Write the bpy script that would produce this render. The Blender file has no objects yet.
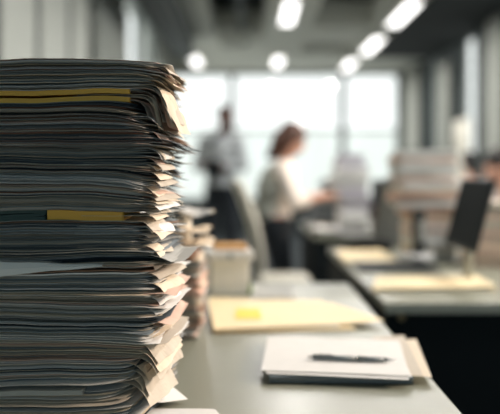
import bpy, bmesh, math, random
import numpy as np
from mathutils import Vector, Matrix, Euler

random.seed(7)
rng = np.random.default_rng(7)
scn = bpy.context.scene
C = scn.collection
R = math.radians

# ------------------------------------------------------------------ camera, world, sun, exposure
CAM_Z = 1.15
F = 694.0                      # focal length in pixels of a 500 px wide frame
cam_d = bpy.data.cameras.new('camera')
cam = bpy.data.objects.new('camera', cam_d)
C.objects.link(cam)
cam.location = (0, 0, CAM_Z)
cam.rotation_euler = (R(90), 0, 0)
cam_d.sensor_width = 36
cam_d.lens = F * 36 / 500
cam_d.shift_y = -(207 - 172) / 500.0
cam_d.clip_start = 0.05
cam_d.dof.use_dof = True
cam_d.dof.focus_distance = 1.075
cam_d.dof.aperture_fstop = 1.7
scn.camera = cam

world = bpy.data.worlds.new('overcast_daylight')
scn.world = world
world.use_nodes = True
wn = world.node_tree.nodes
wn['Background'].inputs[0].default_value = (0.95, 1.0, 0.98, 1)
wn['Background'].inputs[1].default_value = 1.7

sun_d = bpy.data.lights.new('sun', 'SUN')
sun_d.energy = 4.6
sun_d.color = (1.0, 0.82, 0.66)
sun_d.angle = R(12)
sun = bpy.data.objects.new('sun', sun_d)
C.objects.link(sun)
sun.rotation_euler = Vector((0.88, 0.10, 0.38)).to_track_quat('Z', 'Y').to_euler()

def fill_light(loc, rot, sx, sy, e, col):
    d = bpy.data.lights.new('rear_fill', 'AREA')
    d.shape = 'RECTANGLE'; d.size = sx; d.size_y = sy; d.energy = e; d.color = col
    o = bpy.data.objects.new('rear_fill', d)
    o.location = loc; o.rotation_euler = rot
    C.objects.link(o)
fill_light((.7, -2.9, 1.75), (R(90), 0, 0), 3.6, 1.5, 27, (.60, .87, 1.0))     # added cool fill behind the camera, no window stands there

def portal(loc, rot, sx, sy):
    d = bpy.data.lights.new('window_daylight', 'AREA')
    d.shape = 'RECTANGLE'; d.size = sx; d.size_y = sy
    d.cycles.is_portal = True
    o = bpy.data.objects.new('window_daylight', d)
    o.location = loc; o.rotation_euler = rot
    C.objects.link(o)
portal((0.7, 13.2, 1.95), (R(-90), 0, 0), 4.5, 2.4)
portal((3.2, 3.9, 1.95), (0, R(90), 0), 2.3, 6.9)

scn.view_settings.view_transform = 'Standard'
scn.view_settings.look = 'None'
scn.view_settings.gamma = 1
scn.view_settings.exposure = -0.22
scn.view_settings.use_curve_mapping = False
scn.cycles.use_denoising = True
scn.cycles.denoising_input_passes = 'RGB_ALBEDO_NORMAL'
scn.cycles.denoising_prefilter = 'ACCURATE'
scn.cycles.max_bounces = 8
scn.cycles.diffuse_bounces = 4
scn.cycles.glossy_bounces = 3
scn.cycles.transparent_max_bounces = 8
scn.cycles.caustics_reflective = False
scn.cycles.caustics_refractive = False
scn.cycles.sample_clamp_indirect = 6

# ------------------------------------------------------------------ materials
def srgb(r, g, b):
    f = lambda c: (c / 255 / 12.92) if c / 255 <= 0.04045 else ((c / 255 + 0.055) / 1.055) ** 2.4
    return (f(r), f(g), f(b), 1)

def mat(name, col, rough=0.6, var=0.08, scale=12.0, bump=0.0, metal=0.0, spec=0.5, stretch=None, coat=0.0, bscale=None):
    m = bpy.data.materials.new(name); m.use_nodes = True
    nt = m.node_tree; n = nt.nodes; p = n['Principled BSDF']
    p.inputs['Roughness'].default_value = rough
    p.inputs['Metallic'].default_value = metal
    p.inputs['Specular IOR Level'].default_value = spec
    p.inputs['Coat Weight'].default_value = coat
    tc = n.new('ShaderNodeTexCoord')
    mp = n.new('ShaderNodeMapping')
    if stretch: mp.inputs['Scale'].default_value = stretch
    nz = n.new('ShaderNodeTexNoise'); nz.inputs['Scale'].default_value = scale; nz.inputs['Detail'].default_value = 4
    mx = n.new('ShaderNodeMix'); mx.data_type = 'RGBA'
    mx.inputs[6].default_value = tuple(c * (1 - var) for c in col[:3]) + (1,)
    mx.inputs[7].default_value = tuple(min(1, c * (1 + var)) for c in col[:3]) + (1,)
    nt.links.new(tc.outputs['Object'], mp.inputs[0]); nt.links.new(mp.outputs[0], nz.inputs['Vector'])
    nt.links.new(nz.outputs[0], mx.inputs[0]); nt.links.new(mx.outputs[2], p.inputs['Base Color'])
    if bump:
        b = n.new('ShaderNodeBump'); b.inputs['Strength'].default_value = bump; b.inputs['Distance'].default_value = 0.002
        nz2 = n.new('ShaderNodeTexNoise'); nz2.inputs['Scale'].default_value = bscale or scale * 3
        nt.links.new(mp.outputs[0], nz2.inputs['Vector'])
        nt.links.new(nz2.outputs[0], b.inputs['Height']); nt.links.new(b.outputs[0], p.inputs['Normal'])
    return m

def emit(name, col, s):
    m = bpy.data.materials.new(name); m.use_nodes = True
    nt = m.node_tree; nt.nodes.clear()
    e = nt.nodes.new('ShaderNodeEmission'); o = nt.nodes.new('ShaderNodeOutputMaterial')
    e.inputs[0].default_value = col; e.inputs[1].default_value = s
    nt.links.new(e.outputs[0], o.inputs[0])
    return m

def glass(name, col, gloss=0.04):
    m = bpy.data.materials.new(name); m.use_nodes = True
    nt = m.node_tree; nt.nodes.clear()
    t = nt.nodes.new('ShaderNodeBsdfTransparent'); g = nt.nodes.new('ShaderNodeBsdfGlossy')
    x = nt.nodes.new('ShaderNodeMixShader'); o = nt.nodes.new('ShaderNodeOutputMaterial')
    t.inputs[0].default_value = col; g.inputs['Roughness'].default_value = 0.05
    x.inputs[0].default_value = gloss
    nt.links.new(t.outputs[0], x.inputs[1]); nt.links.new(g.outputs[0], x.inputs[2]); nt.links.new(x.outputs[0], o.inputs[0])
    return m

M = dict(
    wall=mat('painted_wall', srgb(188, 190, 182), 0.8),
    wall_dark=mat('dark_painted_wall', srgb(70, 76, 74), 0.8),
    wall_low=mat('dark_parapet', srgb(38, 46, 48), 0.8),
    rear=mat('rear_wall', srgb(44, 66, 74), 0.9),  # unseen walls, teal chosen to cool the light bounced onto the stack
    panel=mat('partition_panel', srgb(186, 188, 179), 0.6),
    groove=mat('partition_post', srgb(74, 78, 76), 0.6),
    ceiling=mat('ceiling_paint', srgb(205, 205, 194), 0.85),
    recess=mat('dark_ceiling_recess', srgb(20, 28, 28), 0.9),
    duct=mat('duct_paint', srgb(66, 72, 70), 0.7),
    floor=mat('dark_carpet', srgb(30, 38, 42), 0.95, 0.15, 60, 0.3),
    frame=mat('window_frame_paint', srgb(128, 134, 130), 0.5),
    pier=mat('window_pier', srgb(58, 66, 66), 0.8),
    curtain=mat('curtain_cloth', srgb(160, 163, 156), 0.9, 0.06, 8, 0.2),
    curtain_w=mat('pale_curtain_cloth', srgb(215, 212, 200), 0.9, 0.05, 8, 0.2),
    pane=glass('clear_pane', (1, 1, 1, 1)),
    frost=glass('tinted_lower_pane', (0.86, 0.875, 0.86, 1)),
    desk=mat('grey_laminate', srgb(136, 137, 122), 0.34, 0.05, 30, 0.05, spec=0.6, bscale=220),
    desk_rim=mat('pale_desk_rim', srgb(172, 172, 158), 0.4),
    black=mat('black_panel', srgb(17, 24, 27), 0.75, 0.15, 10, spec=0.2),
    metal=mat('brushed_metal', srgb(150, 155, 155), 0.3, 0.06, 40, metal=1.0),
    steel_leg=mat('painted_steel', srgb(60, 64, 66), 0.45),
    dark=mat('dark_plastic', srgb(26, 32, 35), 0.45),
    screen=mat('dark_screen_glass', srgb(12, 22, 26), 0.6, 0.05, spec=.1),
    keys=mat('keycap_plastic', srgb(45, 50, 53), 0.5),
    gplastic=mat('light_grey_plastic', srgb(186, 184, 172), 0.45),
    gfab=mat('grey_upholstery', srgb(128, 130, 128), 0.9, 0.1, 80, 0.3),
    manila=mat('manila_card', srgb(238, 218, 176), 0.65, 0.05, 14, 0.15),
    mustard=mat('mustard_card', srgb(222, 170, 66), 0.6, 0.08, 14, 0.15),
    green_card=mat('dark_green_card', srgb(58, 78, 74), .7),
    amber=mat('amber_card', srgb(205, 150, 70), 0.6, 0.06, 14),
    cream=mat('cream_card', srgb(246, 240, 228), 0.7, 0.05, 14, 0.1),
    sticky=mat('sticky_note_yellow', srgb(238, 214, 90), 0.7),
    pen=mat('dark_pen_barrel', srgb(112, 120, 122), 0.3, 0.05, 30),
    pen_m=mat('pen_chrome', srgb(190, 190, 188), 0.2, 0.03, 30, metal=1.0),
    skin_d=mat('deep_brown_skin', srgb(92, 58, 44), 0.55, 0.06, 20),
    skin=mat('light_skin', srgb(206, 156, 132), 0.5, 0.05, 20),
    hair_b=mat('black_hair', srgb(26, 22, 20), 0.6, 0.3, 60, 0.5, stretch=(8, 8, 1)),
    hair_r=mat('auburn_hair', srgb(76, 46, 33), 0.5, 0.3, 60, 0.5, stretch=(8, 8, 1)),
    shirt_g=mat('grey_blue_shirt', srgb(168, 172, 174), 0.85, 0.05, 30, 0.2),
    blouse=mat('white_blouse', srgb(226, 216, 206), 0.85, 0.05, 30, 0.2),
    blouse_shade=mat('blouse_shade_grey', srgb(150, 152, 144), 0.9, 0.05, 30, 0.2),
    trouser=mat('navy_trousers', srgb(20, 27, 34), 0.9, 0.08, 30, 0.1),
    shoe=mat('black_leather', srgb(20, 20, 22), 0.4),
    eye=mat('eye_white', srgb(225, 220, 212), 0.3),
    lip=mat('lips', srgb(150, 80, 70), 0.5),
    pinkshirt=mat('pale_rose_shirt', srgb(196, 180, 172), 0.85, 0.05, 30),
)
def paper(name, r, g, b):
    return mat('paper_' + name, srgb(r, g, b), 0.82, 0.06, 26, 0.12, spec=0.25)
PAPER = [paper('white', 226, 224, 221), paper('ivory', 220, 206, 186), paper('newsprint', 196, 186, 172),
         paper('grey', 168, 168, 164), paper('slate', 118, 124, 128), paper('blue_grey', 140, 150, 156),
         paper('charcoal', 62, 70, 76), paper('rose', 214, 184, 168), paper('terracotta', 190, 136, 112),
         paper('brown', 150, 118, 98)]
P_WHITE, P_IVORY, P_NEWS, P_GREY, P_SLATE, P_BLUE, P_CHAR, P_ROSE, P_TERRA, P_BROWN = PAPER
P_LILAC = paper('lilac', 206, 200, 212)

# ------------------------------------------------------------------ helpers
def props(o, label=None, cat=None, group=None, kind=None):
    if label: o['label'] = label
    if cat: o['category'] = cat
    if group: o['group'] = group
    if kind: o['kind'] = kind
    return o

def root(name, loc, rz, label, cat, group=None):
    o = bpy.data.objects.new(name, None); C.objects.link(o)
    o.empty_display_size = 0.05
    o.location = loc; o.rotation_euler = (0, 0, rz)
    return props(o, label, cat, group)

def link(name, me, m, parent=None, smooth=False):
    o = bpy.data.objects.new(name, me); C.objects.link(o)
    if m is not None: me.materials.append(m)
    if parent: o.parent = parent
    if smooth:
        me.polygons.foreach_set('use_smooth', [True] * len(me.polygons))
    return o

def obj(name, bm, m, parent=None, smooth=False):
    bmesh.ops.recalc_face_normals(bm, faces=bm.faces)
    me = bpy.data.meshes.new(name); bm.to_mesh(me); bm.free()
    return link(name, me, m, parent, smooth)

def box(bm, x0, x1, y0, y1, z0, z1, bev=0.0, rot=None, seg=2):
    r = bmesh.ops.create_cube(bm, size=1)
    vs = r['verts']
    c = Vector(((x0 + x1) / 2, (y0 + y1) / 2, (z0 + z1) / 2))
    for v in vs:
        v.co = Vector((v.co.x * (x1 - x0), v.co.y * (y1 - y0), v.co.z * (z1 - z0)))
    if bev:
        es = list({e for v in vs for e in v.link_edges})
        g = bmesh.ops.bevel(bm, geom=es, offset=bev, segments=seg, profile=0.5, affect='EDGES')
        vs = list({v for f in g['faces'] for v in f.verts} | {v for v in vs if v.is_valid})
    mt = Matrix.Translation(c) @ (rot.to_matrix().to_4x4() if rot else Matrix())
    for v in vs: v.co = mt @ v.co
    return vs

def cyl(bm, p0, p1, r0, r1=None, seg=20):
    r1 = r0 if r1 is None else r1
    p0 = Vector(p0); p1 = Vector(p1); d = p1 - p0
    g = bmesh.ops.create_cone(bm, cap_ends=True, segments=seg, radius1=r0, radius2=r1, depth=d.length)
    mt = Matrix.Translation((p0 + p1) / 2) @ d.to_track_quat('Z', 'Y').to_matrix().to_4x4()
    for v in g['verts']: v.co = mt @ v.co
    return g['verts']

def ell(bm, c, r, rot=None, sub=3):
    g = bmesh.ops.create_icosphere(bm, subdivisions=sub, radius=1)
    mt = Matrix.Translation(Vector(c)) @ (rot.to_matrix().to_4x4() if rot else Matrix())
    for v in g['verts']: v.co = mt @ Vector((v.co.x * r[0], v.co.y * r[1], v.co.z * r[2]))

def cap(bm, p0, r0, p1, r1, seg=16):
    cyl(bm, p0, p1, r0, r1, seg)
    ell(bm, p0, (r0,) * 3, sub=2); ell(bm, p1, (r1,) * 3, sub=2)

def struct(name, bm, m, smooth=False):
    return props(obj(name, bm, m, None, smooth), kind='structure')

def sbox(name, m, *a, **k):
    bm = bmesh.new(); box(bm, *a, **k); return struct(name, bm, m)

def at(px, py, z):              # photo pixel + real height -> point in the room
    Y = F * (CAM_Z - z) / (py - 172.0)
    return ((px - 250.0) / F * Y, Y)

# ------------------------------------------------------------------ room shell
CEIL = 3.05; XL, XR, YF, YB = -1.5, 2.95, 13.0, -3.0
sbox('floor', M['floor'], XL - .3, XR + .4, YB - .2, YF + .3, -0.1, 0)
sbox('wall_rear', M['rear'], XL - .2, XR + .4, YB - .2, YB, 0, 3.5)

# ceiling: dark slab with light soffit strips and dark coffers
bm = bmesh.new(); box(bm, XL - .2, XR + .4, YB, YF + .2, 3.42, 3.55); struct('ceiling', bm, M['recess'])
n = 0
for (x0, x1, y0, y1) in [(-1.04, -.50, YB, YF), (.20, .80, YB, YF), (1.62, XR + .2, YB, YF),
                         (-.50, .20, 9.7, YF), (.80, 1.62, 9.15, 10.3), (.80, 1.62, 11.1, YF)]:
    n += 1
    sbox('trim_%d' % n, M['ceiling'], x0, x1, y0, y1, CEIL, 3.42)
sbox('trim_7', M['duct'], -1.04, -.80, 2.0, 9.9, 2.76, CEIL)
sbox('trim_8', M['ceiling'], -.42, -.02, 9.75, 10.1, 2.92, CEIL)
sbox('trim_9', M['recess'], 1.95, XR, YB, YF - 1.8, 2.98, CEIL)
sbox('trim_10', M['duct'], -.16, -.08, 4.0, 9.7, 3.1, 3.2)

# far wall : parapet, head and posts round big windows
bm = bmesh.new()
box(bm, XL - .2, XR + .2, YF, YF + .2, 0, .62)
struct('wall_far', bm, M['wall_low'])
sbox('wall_far_head', M['ceiling'], XL - .2, XR + .2, YF, YF + .2, 3.0, 3.5)
sbox('wall_far_end', M['duct'], 2.78, XR + .2, YF - .02, YF + .2, .62, 3.0)
wx = [XL, -.34, 1.74, 2.80]
for i in range(3):
    x0, x1 = wx[i], wx[i + 1]
    bm = bmesh.new()
    for a in (x0, x1): box(bm, a - .05, a + .05, YF - .02, YF + .1, .62, 3.0)
    box(bm, x0, x1, YF, YF + .08, .60, .66); box(bm, x0, x1, YF, YF + .08, 2.96, 3.02)
    box(bm, x0, x1, YF, YF + .08, 1.90, 1.95)
    w = struct('window_%d' % (i + 1), bm, M['frame'])
    bm = bmesh.new(); box(bm, x0 + .05, x1 - .05, YF + .03, YF + .036, 1.95, 2.96); obj('window_pane', bm, M['pane'], w)
    bm = bmesh.new(); box(bm, x0 + .05, x1 - .05, YF + .03, YF + .036, .66, 1.90); obj('window_pane', bm, M['frost'], w)

# left wall : panelled partition, curtained window, plain end
sbox('wall_left', M['wall'], XL - .2, XL, YB, 8.3, 0, 3.5)
sbox('wall_left_end', M['wall'], XL - .2, XL, 11.0, YF, 0, 3.5)
bm = bmesh.new(); box(bm, XL - .2, XL, 8.3, 11.0, 0, .4); box(bm, XL - .2, XL, 8.3, 11.0, 3.38, 3.5); struct('wall_left_sill', bm, M['wall'])
bm = bmesh.new()
for y in (8.3, 9.6, 11.0): box(bm, XL - .1, XL, y - .04, y + .04, .4, 3.4)
box(bm, XL - .1, XL, 8.3, 11.0, .38, .44); box(bm, XL - .1, XL, 8.3, 11.0, 3.34, 3.4)
w = struct('window_4', bm, M['frame'])
bm = bmesh.new(); box(bm, XL - .06, XL - .055, 8.3, 11.0, .44, 3.36); obj('window_pane', bm, M['pane'], w)
portal((XL - .25, 9.65, 1.7), (0, R(-90), 0), 2.5, 2.7)

yp = [3.1, 4.0, 4.78, 5.62, 6.35, 6.95, 7.5]
for i in range(len(yp) - 1):
    bm = bmesh.new(); box(bm, XL, XL + .04, yp[i] + .08, yp[i + 1] - .08 + .03, .05, 3.0, .006)
    struct('wall_left_panel_%d' % (i + 1), bm, M['panel'])
for i in range(1, len(yp)):
    bm = bmesh.new(); box(bm, XL, XL + .025, yp[i] - .06, yp[i] + .09, 0, 3.05)
    struct('trim_%d' % (20 + i), bm, M['groove'])

def curtain(name, x, y0, y1, z0, z1, m, amp=.03, waves=5, label='', group=None):
    n = waves * 10
    bm = bmesh.new(); rows = []
    for j in range(7):
        z = z1 + (z0 - z1) * j / 6
        a = amp * (.7 + .3 * j / 6)
        rows.append([bm.verts.new((x + a * math.sin(i / n * waves * 2 * math.pi) + .004 * math.sin(i * 1.7), y0 + (y1 - y0) * i / n, z)) for i in range(n + 1)])
    for j in range(6):
        for i in range(n): bm.faces.new((rows[j][i], rows[j][i + 1], rows[j + 1][i + 1], rows[j + 1][i]))
    o = obj(name, bm, m, None, True)
    s = o.modifiers.new('thick', 'SOLIDIFY'); s.thickness = .003
    return props(o, label, 'curtain', group)
curtain('curtain', XL + .07, 6.4, 8.1, .005, 2.98, M['curtain'], .035, 9, 'grey pleated curtain on the left wall behind the tall paper stack')

# right wall : long window band near the desks, piers, narrow slots and curtains at the far end
sbox('wall_right', M['wall_dark'], XR, XR + .06, YB, YF, 0, .8)
sbox('wall_right_head', M['wall_dark'], XR, XR + .06, YB, YF, 2.98, 3.5)
sbox('wall_right_rear', M['rear'], XR, XR + .06, YB, .45, .8, 2.98)  # unseen stretch, closed to keep window light off the stack front
piers = [(7.3, 8.0), (8.2, 9.05), (9.55, 10.85), (11.15, 13.0)]
for i, (a, b) in enumerate(piers):
    sbox('trim_%d' % (30 + i), M['pier'], XR - .02, XR + .06, a, b, .8, 2.98)
wins = [(.45, 2.8), (2.8, 4.4), (4.4, 7.3), (8.0, 8.2), (9.05, 9.55), (10.85, 11.15)]
for i, (a, b) in enumerate(wins):
    bm = bmesh.new()
    for y in (a + .02, b - .02): box(bm, XR + .01, XR + .05, y - .02, y + .02, .8, 2.98)
    box(bm, XR + .01, XR + .05, a, b, .8, .85); box(bm, XR + .01, XR + .05, a, b, 2.93, 2.98)
    w = struct('window_%d' % (5 + i), bm, M['frame'])
    bm = bmesh.new(); box(bm, XR + .028, XR + .032, a + .04, b - .04, .85, 2.93); obj('window_pane', bm, M['pane'], w)
curtain('curtain', XR - .12, 11.7, 12.6, .005, 2.95, M['curtain'], .03, 6, 'grey curtain hanging at the far end of the right wall')
curtain('curtain', XR - .12, 9.9, 10.4, .005, 2.75, M['curtain'], .03, 4, 'grey narrow curtain on the right wall between two dark piers')
curtain('curtain', XR - .12, 7.8, 8.3, .005, 2.95, M['curtain'], .03, 4, 'grey curtain on the right wall nearest the desks at the picture edge')
curtain('curtain', XR - .12, 8.95, 9.6, .005, 1.85, M['curtain_w'], .03, 4, 'short cream curtain below the bright narrow window slot')

# ceiling lights
lamp_m = emit('lamp_diffuser', (1, .985, .95, 1), 4.0)
def ceiling_light(x, y, L, label, power=34):
    r = root('ceiling_light', (x, y, 2.93), 0, label, 'ceiling light', 'white linear ceiling lights')
    bm = bmesh.new(); box(bm, -.085, .085, -L / 2, L / 2, .02, .06, .01); obj('lamp_housing', bm, M['gplastic'], r)
    bm = bmesh.new(); box(bm, -.075, .075, -L / 2 + .01, L / 2 - .01, 0, .02, .006); obj('lamp_diffuser', bm, lamp_m, r)
    bm = bmesh.new()
    for s in (-.35, .35): cyl(bm, (0, s * L, .06), (0, s * L, .13), .006, seg=8)
    obj('suspension_rod', bm, M['metal'], r)
    ld = bpy.data.lights.new('lamp_light', 'AREA'); ld.shape = 'RECTANGLE'; ld.size = .14; ld.size_y = L - .05; ld.energy = power; ld.color = (1, .97, .93)
    lo = bpy.data.objects.new('lamp_light', ld); C.objects.link(lo); lo.parent = r; lo.location = (0, 0, -.004)
Z = 2.93 - CAM_Z
for (px, py, L, lab) in [(403, 16, 1.15, 'white linear ceiling light nearest on the right, long and slanting'),
                     (372, 47, 1.15, 'middle one of the three linear ceiling lights in the right row'),
                     (349, 66, 1.0, 'farthest of the three linear ceiling lights in the right row'),
                     (289, 15, 1.1, 'near linear ceiling light in the centre row, above the woman'),
                     (278, 63, .9, 'small round looking far ceiling light in the centre row'),
                     (196, 62, .9, 'small far ceiling light alone at the left, above the man')]:
    Y = F * Z / (172 - py)
    ceiling_light((px - 250) / F * Y, Y, L, lab)
for (x, Y, lab) in [(1.8, 6.1, 'added unseen ceiling light over the aisle right of the far desk'), (.46, 6.1, 'added unseen ceiling light over the far desk'),
                    (1.8, 4.0, 'added unseen ceiling light over the right end of the second desk'), (.46, 4.0, 'added unseen ceiling light between the second and far desk'),
                    (1.8, 2.0, 'added unseen ceiling light over the near right end of the second desk'),
                    (-.9, 6.6, 'added unseen ceiling light over the left aisle'), (-.9, 4.4, 'added unseen ceiling light nearest the partition panels')]:
    ceiling_light(x, Y, .95, lab, 34 if Y > 3 else 60)  # fixtures above the frame, added to brighten the desks and stacks

# ------------------------------------------------------------------ desks
def desk(x0, x1, y0, y1, label, panel_front=False, lock=False, rim=False):
    r = root('desk', ((x0 + x1) / 2, (y0 + y1) / 2, 0), 0, label, 'desk')
    w, d = (x1 - x0) / 2, (y1 - y0) / 2
    bm = bmesh.new(); box(bm, -w, w, -d, d, .722, .75, .003); obj('desk_top', bm, M['desk'], r)
    if rim:
        bm = bmesh.new(); box(bm, -w, w, -d - .004, -d, .718, .7495, .001); obj('desk_edge', bm, M['desk_rim'], r)
    for sx in (-1, 1):
        bm = bmesh.new()
        for sy in (-1, 1): box(bm, sx * (w - .05) - .025, sx * (w - .05) + .025, sy * (d - .06) - .025, sy * (d - .06) + .025, .02, .722)
        box(bm, sx * (w - .05) - .03, sx * (w - .05) + .03, -d + .03, d - .03, 0, .03)
        obj('leg_frame', bm, M['steel_leg'], r)
    if panel_front:
        bm = bmesh.new(); box(bm, -w + .005, w - .005, -d + .015, -d + .035, .06, .722); fpn = obj('front_panel', bm, M['black'], r)
        bm = bmesh.new(); box(bm, -w + .004, -w + .022, -d + .036, d - .01, .06, .722); obj('side_panel', bm, M['black'], r)
    if lock:
        lx, lz = lock[0] - (x0 + x1) / 2, lock[1]
        bm = bmesh.new(); cyl(bm, (lx, -d + .006, lz), (lx, -d + .016, lz), .011, seg=24); cyl(bm, (lx, -d + .002, lz), (lx, -d + .006, lz), .007, seg=24)
        obj('lock', bm, mat('brass_lock', srgb(190, 160, 120), .3, metal=1), fpn)
    return r
desk(-1.35, .352, .55, 2.50, 'grey topped desk in front carrying the tall paper stack and pen')
Yk = 2.12
desk(.412, 1.75, Yk, 3.65, 'second grey desk with black front panel and small lock, at the right', True, ((402 - 250) / F * Yk, CAM_Z - (318 - 172) * Yk / F), True)
desk(.40, 1.20, 4.38, 5.55, 'far desk where the woman handles papers', True)  # black panels added to darken the space under this desk
desk(-1.3, -.45, 3.3, 4.3, 'dark sided desk behind the tall paper stack', True)

# ------------------------------------------------------------------ paper stacks
def solid_sheet(verts, faces, X, Yg, Zt, th):
    """adds one sheet given grids (ny+1, nx+1) of top positions"""
    b = len(verts)
    ny, nx = X.shape
    top = np.stack([X, Yg, Zt], -1).reshape(-1, 3)
    bot = top.copy(); bot[:, 2] -= th
    verts.extend(top.tolist()); verts.extend(bot.tolist())
    N = ny * nx
    I = lambda j, i: b + j * nx + i
    for j in range(ny - 1):
        for i in range(nx - 1):
            a, c, d, e = I(j, i), I(j, i + 1), I(j + 1, i + 1), I(j + 1, i)
            faces.append((a, c, d, e)); faces.append((a + N, e + N, d + N, c + N))
    for i in range(nx - 1):
        faces.append((I(0, i), I(0, i) + N, I(0, i + 1) + N, I(0, i + 1)))
        j = ny - 1
        faces.append((I(j, i + 1), I(j, i + 1) + N, I(j, i) + N, I(j, i)))
    for j in range(ny - 1):
        faces.append((I(j + 1, 0), I(j + 1, 0) + N, I(j, 0) + N, I(j, 0)))
        i = nx - 1
        faces.append((I(j, i), I(j, i) + N, I(j + 1, i) + N, I(j + 1, i)))

def sheets_obj(name, verts, faces, m, origin, parent=None):
    v = np.array(verts) - np.array(origin)
    me = bpy.data.meshes.new(name); me.from_pydata(v.tolist(), [], faces); me.update()
    o = link(name, me, m, parent); o.location = origin
    return o

SY = 1.05                                   # front face of the tall stack
S = F / SY
zs = lambda py: CAM_Z - (py - 172) / S
xs_ = lambda px: (px - 250) / S
prof_y = [50, 62, 72, 84, 92, 101, 112, 125, 138, 150, 165, 180, 195, 210, 225, 240, 256, 264, 280, 300, 320, 340, 352, 365, 380, 400, 440]
prof_x = [158, 160, 158, 150, 136, 133, 134, 140, 158, 152, 148, 145, 146, 140, 142, 138, 150, 156, 152, 156, 153, 150, 146, 138, 132, 128, 126]
def xr_of(z):
    return xs_(np.interp(172 + (CAM_Z - z) * S, prof_y, prof_x))
# how far paper ends sag at the right end, per height
sag_y = [50, 84, 98, 112, 130, 150, 156, 175, 195, 215, 225, 250, 262, 300, 345, 352, 375, 400, 440]
sag_a = [.004, .004, .010, .020, .010, .000, .004, .014, .010, .002, .006, .002, .002, .004, .004, .000, -.016, -.024, -.008]
sk_y = [50, 76, 90, 100, 112, 130, 150, 180, 210, 244, 258, 275, 300, 335, 352, 372, 400, 440]
sk_v = [.004, .006, .028, .042, .044, .038, .024, .026, .032, .036, .020, .014, .012, .008, .026, .036, .038, .036]
def sag_of(z):
    return np.interp(172 + (CAM_Z - z) * S, sag_y, sag_a)
def D(x, y, z):
    t = np.clip((x + .26) / .13, 0, 1.6)
    a = .0020 * np.sin(x * 13 + z * 27 + 1.0) + .0007 * np.sin(x * 36 - z * 52) + .0003 * np.sin(x * 90 + z * 75 + y * 20)
    a = a + .0016 * np.sin(y * 30 + z * 15)
    r = t ** 2 * (.0016 * np.sin(z * 70 + y * 30) + .0008 * np.sin(z * 160 + x * 60))
    return a + r - sag_of(z) * t ** 2.5

weights = [.16, .15, .16, .15, .10, .11, .07, .06, .02, .02]
NX = 40
u = 1 - (1 - np.linspace(0, 1, NX)) ** 2.1
vv = np.linspace(0, 1, 6)
W, DEP = .31, .215
def make_doc(name, zb, zt, zfield_b, zfield_t, nsh, m, xr, yf, skew, spread, wid=W, dep=DEP, xl=None, jag=1.0, full=False):
    verts, faces, mi = [], [], []
    th_tot = zt - zb
    for j in range(nsh):
        nf0 = len(faces)
        sxr = xr + (rng.exponential(.0065) * jag - .002 if rng.random() < .75 else -rng.exponential(.003)) + rng.normal(0, .0012) * jag
        syf = yf + rng.normal(0, spread)
        x0 = xl if xl is not None else sxr - wid - .02
        X1 = sxr - x0
        sk = skew + rng.normal(0, .006)
        X = x0 + X1 * u[None, :] + vv[:, None] * sk * (u[None, :] ** 2)
        # ragged right edge
        X[:, -1] += rng.normal(0, .0012 * jag, 6)
        Yg = syf + dep * vv[:, None] + 0 * X
        wob = rng.normal(0, 1, 4)
        Yg = Yg + (wob[0] * .0006 * np.sin(X * 25 + wob[1]) + rng.uniform(-.012, .012) * (X - x0)) * (1 - vv[:, None])
        rc = rng.uniform(.012, .042) if not full else .004         # worn round front corner
        tc = np.clip((X - (X[:, -1:] - rc)) / rc, 0, .985)
        Yg = Yg + rc * (1 - np.sqrt(1 - tc ** 2)) * (1 - vv[:, None]) ** 3
        f = (j + .5 + rng.normal(0, .12)) / nsh
        zf = np.interp(X.ravel(), XG, zfield_b).reshape(X.shape) * (1 - f) + np.interp(X.ravel(), XG, zfield_t).reshape(X.shape) * f
        th = th_tot / nsh * (.96 if full else rng.uniform(.22, .52))
        tr = np.clip((X - (xr - .035)) / .035, 0, 1.5)
        Zt = zf + D(X, Yg, zf) + th / 2 + tr ** 2 * rng.normal(0, .0009) - np.clip(X - xr, 0, .03) ** 2 * rng.uniform(0, 10)
        solid_sheet(verts, faces, X, Yg, Zt, th)
        mi += [0 if (full or rng.random() < .6) else 1] * (len(faces) - nf0)
    o = sheets_obj(name, verts, faces, m, (xr - .15, SY + .1, zb))
    if not full:
        o.data.materials.append(PAPER[int(rng.choice(10, p=weights))])
        o.data.polygons.foreach_set('material_index', mi)
    return o

XG = np.linspace(-.62, .02, 60)
def smooth_noise(n=60, k=3):
    c = rng.normal(0, 1, k + 3)
    xx = np.linspace(0, k, n)
    i = np.clip(xx.astype(int), 0, k - 1); t = xx - i; t = t * t * (3 - 2 * t)
    return c[i] * (1 - t) + c[i + 1] * t

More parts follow.
